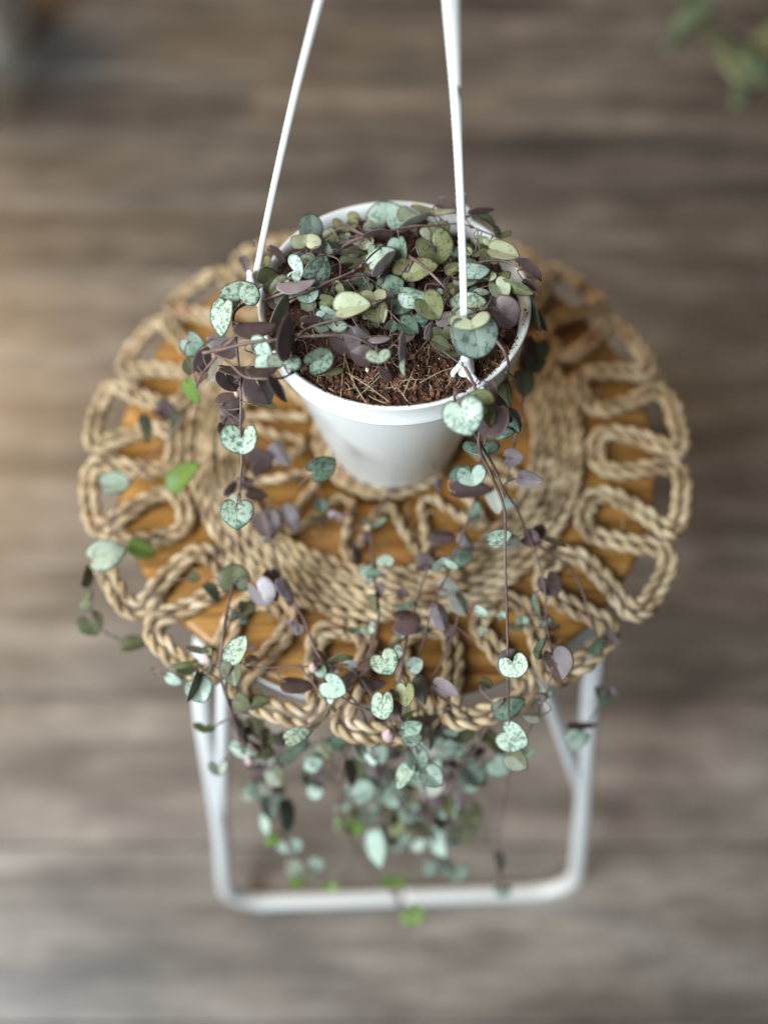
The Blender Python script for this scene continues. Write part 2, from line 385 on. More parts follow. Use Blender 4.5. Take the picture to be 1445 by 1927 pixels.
for e, t, bow in zip(ends, tops, (Vector((-.0012, 0, 0)), Vector((.0016, 0, 0)), Vector((.0002, 0, 0)))):
    o, q = strap(e, t, bow); tip.append(q)
    # clip: flared foot, hook loop, tongue down outside the rim
    rad = Vector((e.x-PC.x, e.y-PC.y, 0)).normalized(); tan = Vector((-rad.y, rad.x, 0))
    m = MB()
    rim = Vector((PC.x, PC.y, TOP+RZ))+rad*.0595
    m.tube(catmull([e+Vector((0, 0, .004)), e+rad*.001-Vector((0, 0, .001)), rim+rad*.0022+Vector((0, 0, -.003)), rim+rad*.0022-Vector((0, 0, .011))], .0012), [.0030]*0 or .0017, 10)
    m.tube(catmull([e+Vector((0, 0, .006)), e+tan*-.0035+Vector((0, 0, .0025)), e+tan*-.0052-rad*.001-Vector((0, 0, .0015)), e+tan*-.0045-rad*.001-Vector((0, 0, .0055))], .001), .0012, 10)
    m.tube(catmull([e+Vector((0, 0, .007)), e+tan*.0022+Vector((0, 0, .003)), e+tan*.0036-Vector((0, 0, .002)), e+tan*.0030+rad*.001-Vector((0, 0, .005))], .001), .0015, 10)
    m.tube(catmull([e+Vector((0, 0, .011)), e+Vector((0, 0, .006)), e+rad*.0006+Vector((0, 0, .001)), e+rad*.0014-Vector((0, 0, .002))], .0008), [.0014+.0019*(k/13)**1.3 for k in range(len(catmull([e+Vector((0, 0, .011)), e+Vector((0, 0, .006)), e+rad*.0006+Vector((0, 0, .001)), e+rad*.0014-Vector((0, 0, .002))], .0008)))], 14)
    c = m.build('strap_clip', M_STRAP, pot); c.parent = o; c.matrix_parent_inverse = o.matrix_world.inverted()
top = (tip[0]+tip[1]+tip[2])/3
m = MB()
for q in tip: m.tube(catmull([q, q.lerp(top, .6)+Vector((0, 0, .012)), top+Vector((0, 0, .03))], .002), .0018, 8)
m.tube(catmull([top+Vector((0, 0, .028)), top+Vector((0, 0, .05)), top+Vector((.012, 0, .065)), top+Vector((.024, 0, .052)), top+Vector((.022, 0, .042))], .002), .0028, 10)
m.build('hanger_hook', M_STRAP, pot)

# ------------------------------------------------------------------ soil
def soil_z(x, y):
    dx, dy = (x-PC.x)/.056, (y-PC.y)/.056; r_ = math.hypot(dx, dy)
    z = RZ-.0022-.0060*max(0, dx)*max(0, r_-.3)*1.3-.004*max(0, dy)*r_+.0015*max(0, -dy)*r_+.004*(1-min(1, r_))**.7
    return TOP+z+.0022*noise.noise((x*90, y*90, 1))+.0012*noise.noise((x*260, y*260, 3))
vs = []; fs = []; nr, na = 40, 150; vs.append((PC.x, PC.y, soil_z(PC.x, PC.y)))
for i in range(1, nr+1):
    for k in range(na):
        r_ = .0564*i/nr; a = 2*math.pi*k/na; x, y = PC.x+r_*math.cos(a), PC.y+r_*math.sin(a); vs.append((x, y, soil_z(x, y)))
for k in range(na): fs.append((0, 1+k, 1+(k+1) % na))
for i in range(nr-1):
    for k in range(na): fs.append((1+i*na+k, 1+(i+1)*na+k, 1+(i+1)*na+(k+1) % na, 1+i*na+(k+1) % na))
b = len(vs)
for k in range(na): vs.append((PC.x+.054*math.cos(2*math.pi*k/na), PC.y+.054*math.sin(2*math.pi*k/na), TOP+RZ-.02))
for k in range(na): fs.append((1+(nr-1)*na+k, b+k, b+(k+1) % na, 1+(nr-1)*na+(k+1) % na))
fs.append(tuple(b+k for k in range(na)))
soil = mesh_obj('potting_soil', vs, fs, M_SOIL); soil['kind'] = 'stuff'; soil['category'] = 'soil'; soil['label'] = 'red brown coir potting soil filling the white pot'
ico = [(0, 0, 1), (.894, 0, .447), (.276, .851, .447), (-.724, .526, .447), (-.724, -.526, .447), (.276, -.851, .447),
       (.724, .526, -.447), (-.276, .851, -.447), (-.894, 0, -.447), (-.276, -.851, -.447), (.724, -.526, -.447), (0, 0, -1)]
icf = [(0, 1, 2), (0, 2, 3), (0, 3, 4), (0, 4, 5), (0, 5, 1), (1, 6, 2), (2, 7, 3), (3, 8, 4), (4, 9, 5), (5, 10, 1), (2, 6, 7), (3, 7, 8), (4, 8, 9), (5, 9, 10), (1, 10, 6), (11, 7, 6), (11, 8, 7), (11, 9, 8), (11, 10, 9), (11, 6, 10)]
def crumbs(n, smin, smax, name, mat, parent, rmax=.0568, front=None):
    m = MB()
    for i in range(n):
        r_ = rmax*math.sqrt(random.random()); a = random.uniform(0, 2*math.pi)
        if front and random.random() < front: a = random.uniform(-2.4, -.3); r_ = rmax*random.uniform(.5, 1)
        x, y = PC.x+r_*math.cos(a), PC.y+r_*math.sin(a); s = smin+(smax-smin)*random.random()**3
        R = Matrix.Rotation(random.uniform(0, 6.28), 3, (random.random(), random.random(), random.random()+.1)); sc = Vector((random.uniform(.6, 1.6), random.uniform(.6, 1.1), random.uniform(.5, 1)))
        c0 = Vector((x, y, soil_z(x, y)+s*.35))
        m.add([c0+R@(Vector(q)*s*random.uniform(.65, 1.15)*1.0*sc.x if False else Vector((q[0]*sc.x, q[1]*sc.y, q[2]*sc.z))*s*random.uniform(.7, 1.2)) for q in ico], icf)
    o = m.build(name, mat, parent, smooth=False); o['kind'] = 'stuff'; return o
crumbs(6500, .00028, .0016, 'coir_crumbs', M_CRUMB, soil, front=.35)
m = MB()
for i in range(420):
    a = random.gauss(-1.5, .55); r_ = random.uniform(.0562, .0598); x, y = PC.x+r_*math.cos(a), PC.y+r_*math.sin(a); s_ = random.uniform(.0002, .0007)*(1.3-(r_-.056)*250)
    c0 = Vector((x, y, TOP+RZ+.0001-max(0, .0585-r_)*1.1)); m.add([c0+Vector(q)*s_*random.uniform(.6, 1.3) for q in ico], icf)
o = m.build('spilled_coir', M_CRUMB, soil, smooth=False); o['kind'] = 'stuff'
crumbs(26, .0006, .0016, 'perlite_grains', M_PERL, soil, .052, .5)
m = MB()
for i in range(260):
    a = random.uniform(-2.6, -.2) if i % 2 else random.uniform(0, 6.28); r_ = .055*math.sqrt(random.random())
    x, y = PC.x+r_*math.cos(a), PC.y+r_*math.sin(a); L = random.uniform(.003, .013); h = random.uniform(0, 6.28); pts = []
    for k in range(5):
        pts.append(Vector((x, y, soil_z(x, y)+.0004+.0016*math.sin(k/4*math.pi)*random.random()))); x += L/4*math.cos(h); y += L/4*math.sin(h); h += random.gauss(0, .5)
        q = math.hypot(x-PC.x, y-PC.y)
        if q > .0565: x = PC.x+(x-PC.x)*.0565/q; y = PC.y+(y-PC.y)*.0565/q
    if (pts[0]-pts[-1]).length > .001: m.tube(catmull(pts, .0012), random.uniform(.00006, .00016), 4)
o = m.build('root_fibres', M_ROOT, soil); o['kind'] = 'stuff'
m = MB()
for A, B_ in (((655, 622), (641, 748)), ((736, 680), (672, 748)), ((662, 700), (690, 760)), ((650, 700), (735, 758)), ((780, 690), (758, 745)), ((860, 690), (790, 720)), ((645, 660), (668, 735))):
    pa, pb = at(*A, RZ+.002), at(*B_, RZ+.0005); m.tube(catmull([pa, pa.lerp(pb, .5)+Vector((random.gauss(0, .001), 0, .002)), pb], .001), .00016, 5)
m.build('long_root', M_ROOT, soil)

# ------------------------------------------------------------------ leaves
plant = thing('string_of_hearts_plant', 'trailing plant with marbled silver green heart leaves and purple undersides, spilling from the white pot', 'plant', (PC.x, PC.y, TOP+RZ))
OUT = {  # half outlines from the notch to the tip: heart, kidney, round, ovate, wide kidney
 0: [(0, -.24), (.07, -.38), (.22, -.46), (.38, -.40), (.49, -.22), (.49, 0), (.40, .20), (.24, .36), (.08, .46), (0, .50)],
 1: [(0, -.12), (.08, -.28), (.22, -.38), (.38, -.36), (.49, -.20), (.50, 0), (.42, .18), (.27, .30), (.10, .36), (0, .375)],
 2: [(0, -.26), (.07, -.38), (.20, -.45), (.36, -.42), (.48, -.24), (.51, 0), (.44, .22), (.29, .36), (.11, .43), (0, .445)],
 3: [(0, -.42), (.06, -.50), (.19, -.53), (.34, -.44), (.44, -.24), (.44, 0), (.36, .26), (.22, .46), (.07, .58), (0, .62)],
 4: [(0, -.06), (.10, -.22), (.25, -.34), (.41, -.32), (.50, -.16), (.49, .02), (.38, .16), (.22, .24), (.08, .27), (0, .28)]}
LEN = {0: .92, 1: .74, 2: .88, 3: 1.1, 4: .60}
def leaf_mesh(var, top, under, fold, curl, seed):
    rs = random.Random(seed)
    half = catmull([Vector((x, y, 0)) for x, y in OUT[var]], .075)
    lr = rs.uniform(.9, 1.06)
    ring = [Vector((p.x, p.y, 0)) for p in half]+[Vector((-p.x*lr, p.y, 0)) for p in half[-2:0:-1]]
    ring = [p*(1+.035*noise.noise((p.x*3+seed, p.y*3, 0))) for p in ring]
    n = len(ring); c0 = Vector((0, .02, 0)); fr = [.3, .55, .78, .92, 1.0]
    V_ = []; rho = []; Fc = []; mi = []
    def zf(p): return fold*math.sqrt(p.x*p.x+.0009)-curl*(p.y-.05)**2*(1 if p.y > 0 else .7)+.03*noise.noise((p.x*2.4+seed, p.y*2.4, 5))-.16*p.x*p.x
    for side in (1, -1):
        b0 = len(V_); V_.append(c0+Vector((0, 0, zf(c0)+side*.028))); rho.append(0)
        for q in fr:
            for p in ring:
                pp = c0.lerp(p, q); V_.append(Vector((pp.x, pp.y, zf(pp)+side*(.008+.022*math.sqrt(max(0, 1-q*q)))))); rho.append(q)
        for k in range(n):
            t = (b0, b0+1+k, b0+1+(k+1) % n); Fc.append(t[::-1] if side > 0 else t)
            for j in range(len(fr)-1):
                a = b0+1+j*n+k; b = b0+1+j*n+(k+1) % n; qd = (a, a+n, b+n, b); Fc.append(qd[::-1] if side > 0 else qd)
            mi += [0 if side > 0 else 1]*len(fr)
    o1 = 1+(len(fr)-1)*n; o2 = len(V_)//2+o1
    for k in range(n): Fc.append((o1+k, o2+k, o2+(k+1) % n, o1+(k+1) % n)); mi.append(1)
    me = bpy.data.meshes.new('leaf'); me.from_pydata([tuple(p) for p in V_], [], Fc)
    me.polygons.foreach_set('material_index', mi); me.polygons.foreach_set('use_smooth', [True]*len(Fc))
    at_ = me.attributes.new('rho', 'FLOAT', 'POINT'); at_.data.foreach_set('value', rho)
    al = me.attributes.new('lpos', 'FLOAT_VECTOR', 'POINT'); al.data.foreach_set('vector', [c_ for p in V_ for c_ in p])
    me.materials.append(LM[top]); me.materials.append(UM[under])
    import bmesh
    bm = bmesh.new(); bm.from_mesh(me); bmesh.ops.recalc_face_normals(bm, faces=bm.faces); bm.to_mesh(me); bm.free()
    return me
cache = {}; LEAVES = []
def get_mesh(var, top, under, k):
    key = (var, top, under, k)
    if key not in cache: cache[key] = leaf_mesh(var, top, under, (.16, .34, .55)[k], (.25, -.1, .12)[k], hash((var, k)) % 97+ord(top))
    return cache[key]
def leaf(px, py, wpx, lpx, ang, kind, h, var=None, label=None):
    c = at(px, py, h); k = random.choice((0, 0, 1, 1, 2))
    if abs(math.cos(math.radians(ang))) > .72:      # sizes are given as extents across and up the photograph
        if wpx > 1.45*lpx and kind not in 'plb' and random.random() < .7: ang = random.choice((-90, -90, 90))+ang*.5
        else: wpx, lpx = lpx, wpx
    dep = (c-CAM).dot(FW)
    if var is None:
        q = lpx/max(wpx, 1); var = 3 if q > 1.25 else random.choice((0, 2)) if q > .88 else random.choice((1, 1, 2, 0)) if q > .6 else random.choice((4, 1))
    Lr = LEN[var]; Sz = max(wpx, lpx/Lr)
    tl = math.acos(min(1, lpx/Lr/Sz)); tw = math.acos(min(1, wpx/Sz))
    tl = min(tl, 1.35); tw = min(tw, 1.35)
    v_ = (CAM-c).normalized(); r_ = (Vector((1, 0, 0))-v_*v_.x).normalized(); u_ = v_.cross(r_)
    a = math.radians(ang); d2 = r_*math.cos(a)+u_*math.sin(a)
    under = kind in 'plb'
    sg = -1 if d2.z > 0 else 1
    if under: sg = -sg
    if random.random() < .1: sg = -sg
    y = d2*math.cos(tl)+v_*sg*math.sin(tl); x0 = d2.cross(v_); z_ = x0.cross(y).normalized()
    s2 = random.choice((-1, 1)); x = x0*math.cos(tw)+z_*s2*math.sin(tw); z_ = x.cross(y).normalized()
    if under: x, z_ = -x, -z_
    size = Sz*dep/FPX
    me = get_mesh(var, random.choice('ssto') if under else kind, kind if under else random.choice('ppb'), k)
    o = bpy.data.objects.new('leaf', me); C.objects.link(o); o.parent = plant; o.matrix_parent_inverse = plant.matrix_world.inverted()
    o.matrix_world = Matrix(((x.x*size, y.x*size, z_.x*size, c.x), (x.y*size, y.y*size, z_.y*size, c.y), (x.z*size, y.z*size, z_.z*size, c.z), (0, 0, 0, 1)))
    if kind == 'g': o['label'] = 'bright green young leaf'
    base = c+y*size*(OUT[var][0][1]+.03)-z_*size*.02
    LEAVES.append((base, y, o)); return o
# --- leaves on the soil; coordinates in a 2.064x enlargement of the photograph whose corner is 380, 350
random.seed(19)
TL = [
 (715,118,150,105,90,'c',0),(590,130,50,40,0,'o',0),(560,160,100,40,0,'o',0),(510,200,60,80,-60,'o',0),(420,160,88,95,90,'c',2),(405,222,115,55,0,'w',3),(465,247,75,68,-20,'s',2),
 (590,270,110,80,0,'d',0),(630,226,75,45,20,'w',1),(800,130,100,60,45,'w',1),(830,150,120,40,30,'b',2),(690,190,115,36,180,'p',4),(900,108,170,28,-10,'w',1),(950,85,90,55,-20,'p',2),(1080,107,92,28,10,'p',2),
 (920,170,90,48,10,'o',1),(905,246,140,118,-60,'o',2),(870,198,75,45,180,'w',4),(770,250,80,105,-80,'t',3),(690,277,112,78,30,'c',4),(715,312,44,118,52,'l',5),
 (410,290,50,40,0,'s',3),(290,262,80,34,-40,'p',1),(365,330,110,60,160,'s',4),(300,386,92,70,-140,'w',3),(262,368,80,95,30,'d',2),(455,325,90,108,60,'s',6),(360,373,140,34,5,'l',7),
 (620,358,60,52,0,'t',1),(540,325,90,30,20,'p',2),(412,426,88,58,20,'c',3),(512,405,85,72,-60,'o',2),(487,445,65,52,0,'o',2),(292,495,58,145,65,'c',3),
 (495,500,95,72,-30,'c',3),(500,552,125,42,5,'c',3),(580,475,134,98,10,'w',6),(668,432,95,58,10,'w',4),(685,495,88,75,-60,'o',3),
 (735,395,100,100,30,'t',1),(850,330,120,90,20,'o',2),(790,320,95,80,60,'o',2),(770,465,115,60,0,'t',2),(822,423,122,86,-10,'s',5),(885,472,105,108,-50,'o',6),
 (840,525,90,70,40,'t',3),(800,550,85,68,-30,'t',3),(735,540,42,45,60,'t',2),(885,565,38,70,80,'l',3),(945,515,80,58,20,'l',2),(935,570,82,52,0,'d',2),(925,615,76,58,-30,'d',3),
 (975,315,70,50,20,'o',3),(1020,362,92,25,0,'w',3),(1055,330,108,76,0,'c',5),(1000,262,80,40,-20,'t',1),(1060,260,90,34,-30,'d',1),(1080,205,46,36,0,'o',3),(1118,221,55,28,0,'w',4),
 (1120,290,80,40,10,'d',1),(1165,262,120,74,-15,'w',4),(1100,140,80,30,-30,'d',1),(1160,190,70,30,-35,'d',2),(1150,355,90,34,0,'d',2),(1262,328,118,30,-35,'p',5),(1278,387,80,30,-33,'p',5),
 (1225,386,122,50,-22,'o',5),(1155,405,80,84,-55,'w',4),(1082,413,62,32,0,'c',3),(1030,465,130,95,10,'s',4),(1170,500,112,112,-40,'p',3),(1150,450,90,60,10,'b',2),(1060,590,172,150,-80,'c',5),(1045,530,158,56,15,'w',8),
 (1285,492,42,130,-72,'d',-4),(1315,512,38,95,-60,'p',-8),(1268,640,55,110,-85,'p',-20),(1315,640,50,80,-80,'d',-25),(1240,700,40,90,-85,'d',-28),
 (560,612,110,120,-60,'p',1),(430,530,95,52,0,'p',4),(200,536,155,74,0,'p',5),(625,563,76,44,-40,'l',5),(685,588,80,34,0,'l',5),(620,662,82,80,160,'p',3),(686,662,92,48,10,'s',6),
 (300,590,50,90,80,'t',2),(345,594,74,166,88,'p',8),(455,668,104,84,30,'s',5),(500,722,92,30,-5,'d',1),(235,655,150,68,195,'c',4),(250,640,120,40,10,'b',3),(320,680,126,60,-10,'s',5),(228,706,112,34,0,'p',6),
 (145,420,145,94,20,'s',5),(80,505,90,136,-100,'s',4),(302,780,44,112,-62,'p',5),(790,628,26,112,92,'l',5),(788,705,22,60,-90,'t',4),(725,722,50,62,-60,'p',1),(960,655,110,30,-15,'d',1),
 (1125,912,108,128,-110,'p',-3),(1122,800,36,88,-70,'p',0),(1110,885,60,92,-80,'o',-1),(1075,840,98,94,150,'o',2),(1017,896,150,140,-72,'s',4),(1165,957,78,52,10,'t',-12),(1213,905,44,92,-62,'t',-12),
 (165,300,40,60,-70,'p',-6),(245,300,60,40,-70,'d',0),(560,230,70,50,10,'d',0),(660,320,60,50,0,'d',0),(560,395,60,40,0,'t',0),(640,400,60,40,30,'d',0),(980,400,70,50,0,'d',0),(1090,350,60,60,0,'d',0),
]
for X, Y, w_, l_, a, k, h in TL: leaf(380+X/2.064, 350+Y/2.064, w_/2.064*1.08, l_/2.064*1.08, a, k, RZ+.004+h*.0022)
# --- trailing leaves; coordinates in the photograph, last number = height above the seat in mm (None: below the mat edge)
def zrule(py): return .020 if py < 1290 else .020-(py-1290)/350*.165
L1 = [
 (365,650,46,46,-45,'t',95),(385,680,38,50,70,'p',100),(410,640,42,32,0,'l',100),(430,660,36,36,-20,'p',100),(362,688,40,34,100,'d',90),(360,735,28,52,-65,'g',80),(400,690,20,60,60,'b',92),
 (430,715,42,48,-60,'p',108),(458,715,40,36,0,'p',108),(492,732,60,60,-60,'p',112),(494,763,48,24,-10,'o',104),(455,695,90,16,0,'p',112),
 (430,757,46,46,20,'p',95),(440,785,40,46,-40,'p',88),(425,812,28,42,-70,'p',82),(458,828,70,56,-90,'s',88),(490,868,50,50,20,'p',40),(530,852,38,52,-60,'l',40),(607,880,56,46,30,'t',66),
 (462,905,30,26,0,'p',50),(482,927,42,26,-10,'p',50),(437,922,20,34,60,'p',50),(438,950,30,40,90,'b',60),(446,967,62,56,-90,'s',72),(500,988,54,58,-70,'p',22),(543,975,42,56,-60,'p',26),
 (275,805,26,56,-80,'c',30),(308,778,42,36,-30,'p',30),(331,795,28,54,-100,'c',30),(218,912,55,44,10,'c',24),(349,903,44,76,50,'g',26),(201,1043,72,60,20,'c',22),(264,1035,52,40,-20,'g',18),
 (160,1085,24,42,80,'d',8),(166,1132,26,40,70,'d',0),(172,1175,48,44,-60,'d',-6),(250,1215,46,34,10,'d',-10),(441,1087,60,52,90,'d',34),(490,1117,50,54,-60,'l',34),(512,1100,40,60,-80,'p',32),(540,1107,28,52,-60,'l',38),(395,1117,24,46,-50,'t',20),(366,1087,22,22,0,'d',18),
 (447,1225,44,60,60,'s',42),(440,1262,44,56,-80,'d',26),(380,1222,60,14,0,'t',22),(398,1240,14,46,-90,'o',24),(376,1298,52,48,-70,'c',18),(368,1290,22,60,-110,'d',22),(326,1278,34,24,-30,'c',5),(352,1262,40,18,10,'d',12),(345,1250,50,14,10,'o',16),(455,1323,40,32,-30,'d',10),(488,1325,40,28,20,'d',10),
 (385,1370,42,16,-20,'g',-10),(412,1447,40,26,20,'c',-40),(447,1378,16,62,-60,'c',-20),(455,1412,54,26,-30,'c',-30),(480,1365,36,36,0,'d',-20),(505,1508,48,64,-80,'c',None),(540,1532,34,62,-80,'t',None),(503,1550,20,42,-80,'c',None),(515,1576,36,26,0,'g',None),(545,1592,52,28,0,'c',None),(560,1632,50,36,0,'c',None),(595,1630,30,30,0,'c',None),
 (558,1384,54,38,20,'s',12),(558,1285,62,34,-5,'p',18),(629,1291,50,48,-30,'c',30),(622,1312,18,26,-90,'c',24),(725,1247,54,48,-60,'s',40),(781,1250,32,34,30,'c',28),(690,1245,44,20,20,'p',26),(605,1262,24,26,-70,'t',22),(720,1328,42,52,-90,'s',30),(765,1307,38,46,-90,'o',32),(795,1297,34,54,-80,'b',24),(835,1298,54,32,-25,'l',22),
 (742,1320,36,50,-60,'p',18),(700,1280,50,30,-10,'p',14),(652,1275,40,26,40,'p',16),(640,1240,50,16,25,'d',22),
 (774,1368,42,36,20,'s',15),(774,1392,42,26,0,'s',14),(806,1385,30,48,-80,'b',8),(783,1428,46,46,-60,'c',-2),(764,1460,36,56,-120,'s',-4),(813,1463,44,44,-40,'c',-2),(790,1350,60,30,10,'p',6),
 (955,1331,66,46,20,'t',18),(966,1386,58,60,-30,'s',14),(973,1430,46,44,-40,'d',2),(968,1254,56,44,-75,'s',46),(962,1240,40,40,60,'p',40),(1045,1250,52,62,-70,'p',36),(1035,1101,48,46,-60,'p',34),(1009,1135,12,46,-80,'t',34),(1020,1222,14,44,70,'t',34),
 (937,1010,50,38,20,'s',60),(963,1022,32,28,20,'b',50),(998,1015,34,34,-20,'p',46),(1040,1022,46,14,-20,'o',48),(1018,1003,26,32,80,'p',42),(835,1057,56,20,10,'c',44),(800,1062,38,36,0,'p',30),(870,1048,38,34,10,'t',28),
 (765,1166,52,46,0,'p',30),(829,1160,38,50,-70,'l',30),(865,1136,36,48,-60,'b',28),(845,1110,40,36,0,'b',24),(830,1008,50,34,0,'p',28),(880,1017,26,40,-60,'l',28),(703,1083,28,20,0,'t',26),(714,1110,20,30,-80,'p',26),(757,1117,26,20,0,'p',26),(760,1141,44,14,25,'t',28),(706,1134,14,38,-80,'d',24),
 (706,988,46,14,10,'t',18),(675,1043,20,40,-80,'p',14),(690,1010,20,22,0,'p',16),(888,898,58,38,-80,'c',74),(882,925,74,44,0,'p',60),(870,895,44,40,60,'t',60),(966,862,36,34,0,'l',70),(993,902,48,38,-10,'l',72),(930,940,36,52,-70,'b',55),(825,912,16,26,-80,'l',30),(946,815,40,24,10,'s',96),(965,790,24,50,-60,'t',98),
 (940,770,40,60,-50,'p',102),(955,745,30,60,-85,'d',92),(1000,680,44,50,-60,'d',60),(985,720,40,50,-80,'d',66),(905,845,70,26,0,'t',90),
 (1122,1217,42,26,40,'t',10),(1150,1207,36,18,-30,'p',10),(1132,1310,28,42,-80,'t',-30),(1148,1300,26,20,-40,'p',-30),(1092,1361,56,16,0,'p',-40),(1086,1390,46,38,20,'c',-42),
 (685,1490,46,44,30,'c',None),(740,1505,46,30,0,'c',None),(712,1592,42,72,-80,'c',None),(823,1580,40,66,-60,'s',None),(812,1633,36,30,0,'c',None),(855,1642,54,32,-30,'c',None),(885,1536,50,48,-60,'d',None),(842,1515,34,44,-80,'o',None),
 (938,1442,46,44,-50,'c',None),(925,1395,34,56,-45,'o',None),(885,1455,48,56,-50,'s',None),(868,1385,52,30,10,'d',None),(850,1405,32,30,20,'c',None),(780,1722,44,36,-60,'g',None),(936,1620,22,34,-80,'t',None),(946,1678,34,20,0,'c',None),(668,1556,30,26,0,'g',None),
 (620,1668,34,18,0,'g',None),(738,1655,50,26,0,'g',None),(560,1660,36,18,0,'g',None),(675,1400,30,46,-80,'c',None),(643,1400,36,34,0,'t',None),(610,1412,34,40,-50,'d',None),(700,1420,30,40,-80,'c',None),(725,1390,40,30,0,'d',None),(660,1452,26,50,-80,'d',None),(590,1432,36,30,0,'c',None),
 (545,1425,40,30,20,'t',None),(520,1460,36,40,-60,'d',None),(565,1400,36,30,10,'t',None),(500,1415,34,30,0,'d',None),(480,1440,40,26,-20,'l',None),
 (770,1345,36,22,20,'g',4),(672,1388,22,24,0,'g',None),(640,1550,24,26,0,'g',None),
]

for px, py, w_, l_, a, k, h in L1: leaf(px, py, w_, l_, a, k, zrule(py)+random.uniform(-.008, .008) if h is None else h*.001)
def gather(name, first):
    """the leaves from number FIRST on, joined into one mesh"""
    V_ = []; Fc = []; mi = []; lp_ = []; rho = []; sd = []; slots = []
    for _, _, o in LEAVES[first:]:
        me = o.data; b = len(V_); mw = o.matrix_world; s_ = random.random()
        V_ += [mw@v.co for v in me.vertices]; Fc += [tuple(i+b for i in p.vertices) for p in me.polygons]
        idx = []
        for m in me.materials:
            if m not in slots: slots.append(m)
            idx.append(slots.index(m))
        mi += [idx[p.material_index] for p in me.polygons]
        lp_ += [c_ for d in me.attributes['lpos'].data for c_ in d.vector]; rho += [d.value for d in me.attributes['rho'].data]; sd += [s_]*len(me.vertices)
    o2 = mesh_obj(name, V_, Fc, slots, plant); me = o2.data; me.polygons.foreach_set('material_index', mi)
    me.attributes.new('lpos', 'FLOAT_VECTOR', 'POINT').data.foreach_set('vector', lp_)
    me.attributes.new('rho', 'FLOAT', 'POINT').data.foreach_set('value', rho); me.attributes.new('seed', 'FLOAT', 'POINT').data.foreach_set('value', sd)
    for _, _, o in LEAVES[first:]: bpy.data.objects.remove(o)
    o2['kind'] = 'stuff'; return o2
CL = random.Random(5); bpy.context.view_layer.update(); first = len(LEAVES)
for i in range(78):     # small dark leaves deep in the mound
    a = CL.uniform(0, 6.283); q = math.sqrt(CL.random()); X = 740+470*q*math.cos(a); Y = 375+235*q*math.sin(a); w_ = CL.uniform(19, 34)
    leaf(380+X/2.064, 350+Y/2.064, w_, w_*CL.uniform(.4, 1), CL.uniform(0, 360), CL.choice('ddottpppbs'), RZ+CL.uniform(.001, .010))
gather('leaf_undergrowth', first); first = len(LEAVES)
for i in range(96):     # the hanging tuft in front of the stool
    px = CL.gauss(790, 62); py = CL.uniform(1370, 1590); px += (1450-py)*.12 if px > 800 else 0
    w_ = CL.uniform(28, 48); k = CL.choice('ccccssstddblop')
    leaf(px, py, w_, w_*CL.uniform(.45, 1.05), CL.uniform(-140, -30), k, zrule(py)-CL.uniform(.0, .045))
for i in range(24):
    px = CL.gauss(545, 50); py = CL.uniform(1375, 1500); w_ = CL.uniform(26, 40)
    leaf(px, py, w_, w_*CL.uniform(.5, 1), CL.uniform(-140, -30), CL.choice('ctdpb'), zrule(py)-CL.uniform(0, .03))
MT = [(500,1230),(560,1190),(640,1250),(700,1180),(760,1230),(820,1170),(850,1060),(720,1060),(530,1000),(620,960),(900,1180),(980,1180),(1040,1160),(900,980),(980,960),(450,1160),(600,1330),(690,1360),(860,1340),(930,1300),(1010,1310)]
for mx, my in MT:
    for i in range(CL.choice((1, 2, 3))):
        w_ = CL.uniform(20, 36); leaf(mx+CL.gauss(0, 16), my+CL.gauss(0, 14), w_, w_*CL.uniform(.4, 1), CL.uniform(0, 360), CL.choice('ppbdtcls'), zrule(my)+CL.uniform(-.004, .008))
bpy.context.view_layer.update(); gather('leaf_tuft', first)
# --- vines
def V1(X, Y, h): return at(380+X/2.064, 350+Y/2.064, RZ+.006+h*.0022)
VN = [[V1(*q) for q in P] for P in (
 [(0,650,3),(120,625,4),(250,600,6),(400,580,6),(560,585,5),(660,620,4),(740,660,0)],
 [(230,452,0),(350,405,4),(480,370,5),(600,320,6),(660,265,6),(720,225,2)],
 [(800,265,2),(870,330,6),(940,400,5),(985,445,1)], [(600,480,3),(700,440,6),(765,420,2)], [(370,585,4),(420,545,3),(580,500,5),(720,440,5)],
 [(50,660,0),(110,690,2),(170,735,3),(260,745,4),(335,740,3),(390,700,0)], [(320,470,0),(380,430,2),(440,400,3),(700,330,2)],
 [(1140,585,3),(1180,640,2),(1190,700,-3),(1180,760,-12)], [(640,195,2),(760,170,4),(860,150,4),(1000,150,3),(1150,200,3)],
 [(1000,330,1),(1120,290,3),(1220,310,4),(1300,360,2)], [(60,650,0),(120,600,4),(160,560,2)], [(1040,470,4),(1090,470,5),(1130,420,3),(1160,380,2)],
 [(310,445,2),(430,400,4),(530,360,5),(700,350,2)])]
def VP(P): return [at(x, y, z/1000) for x, y, z in P]
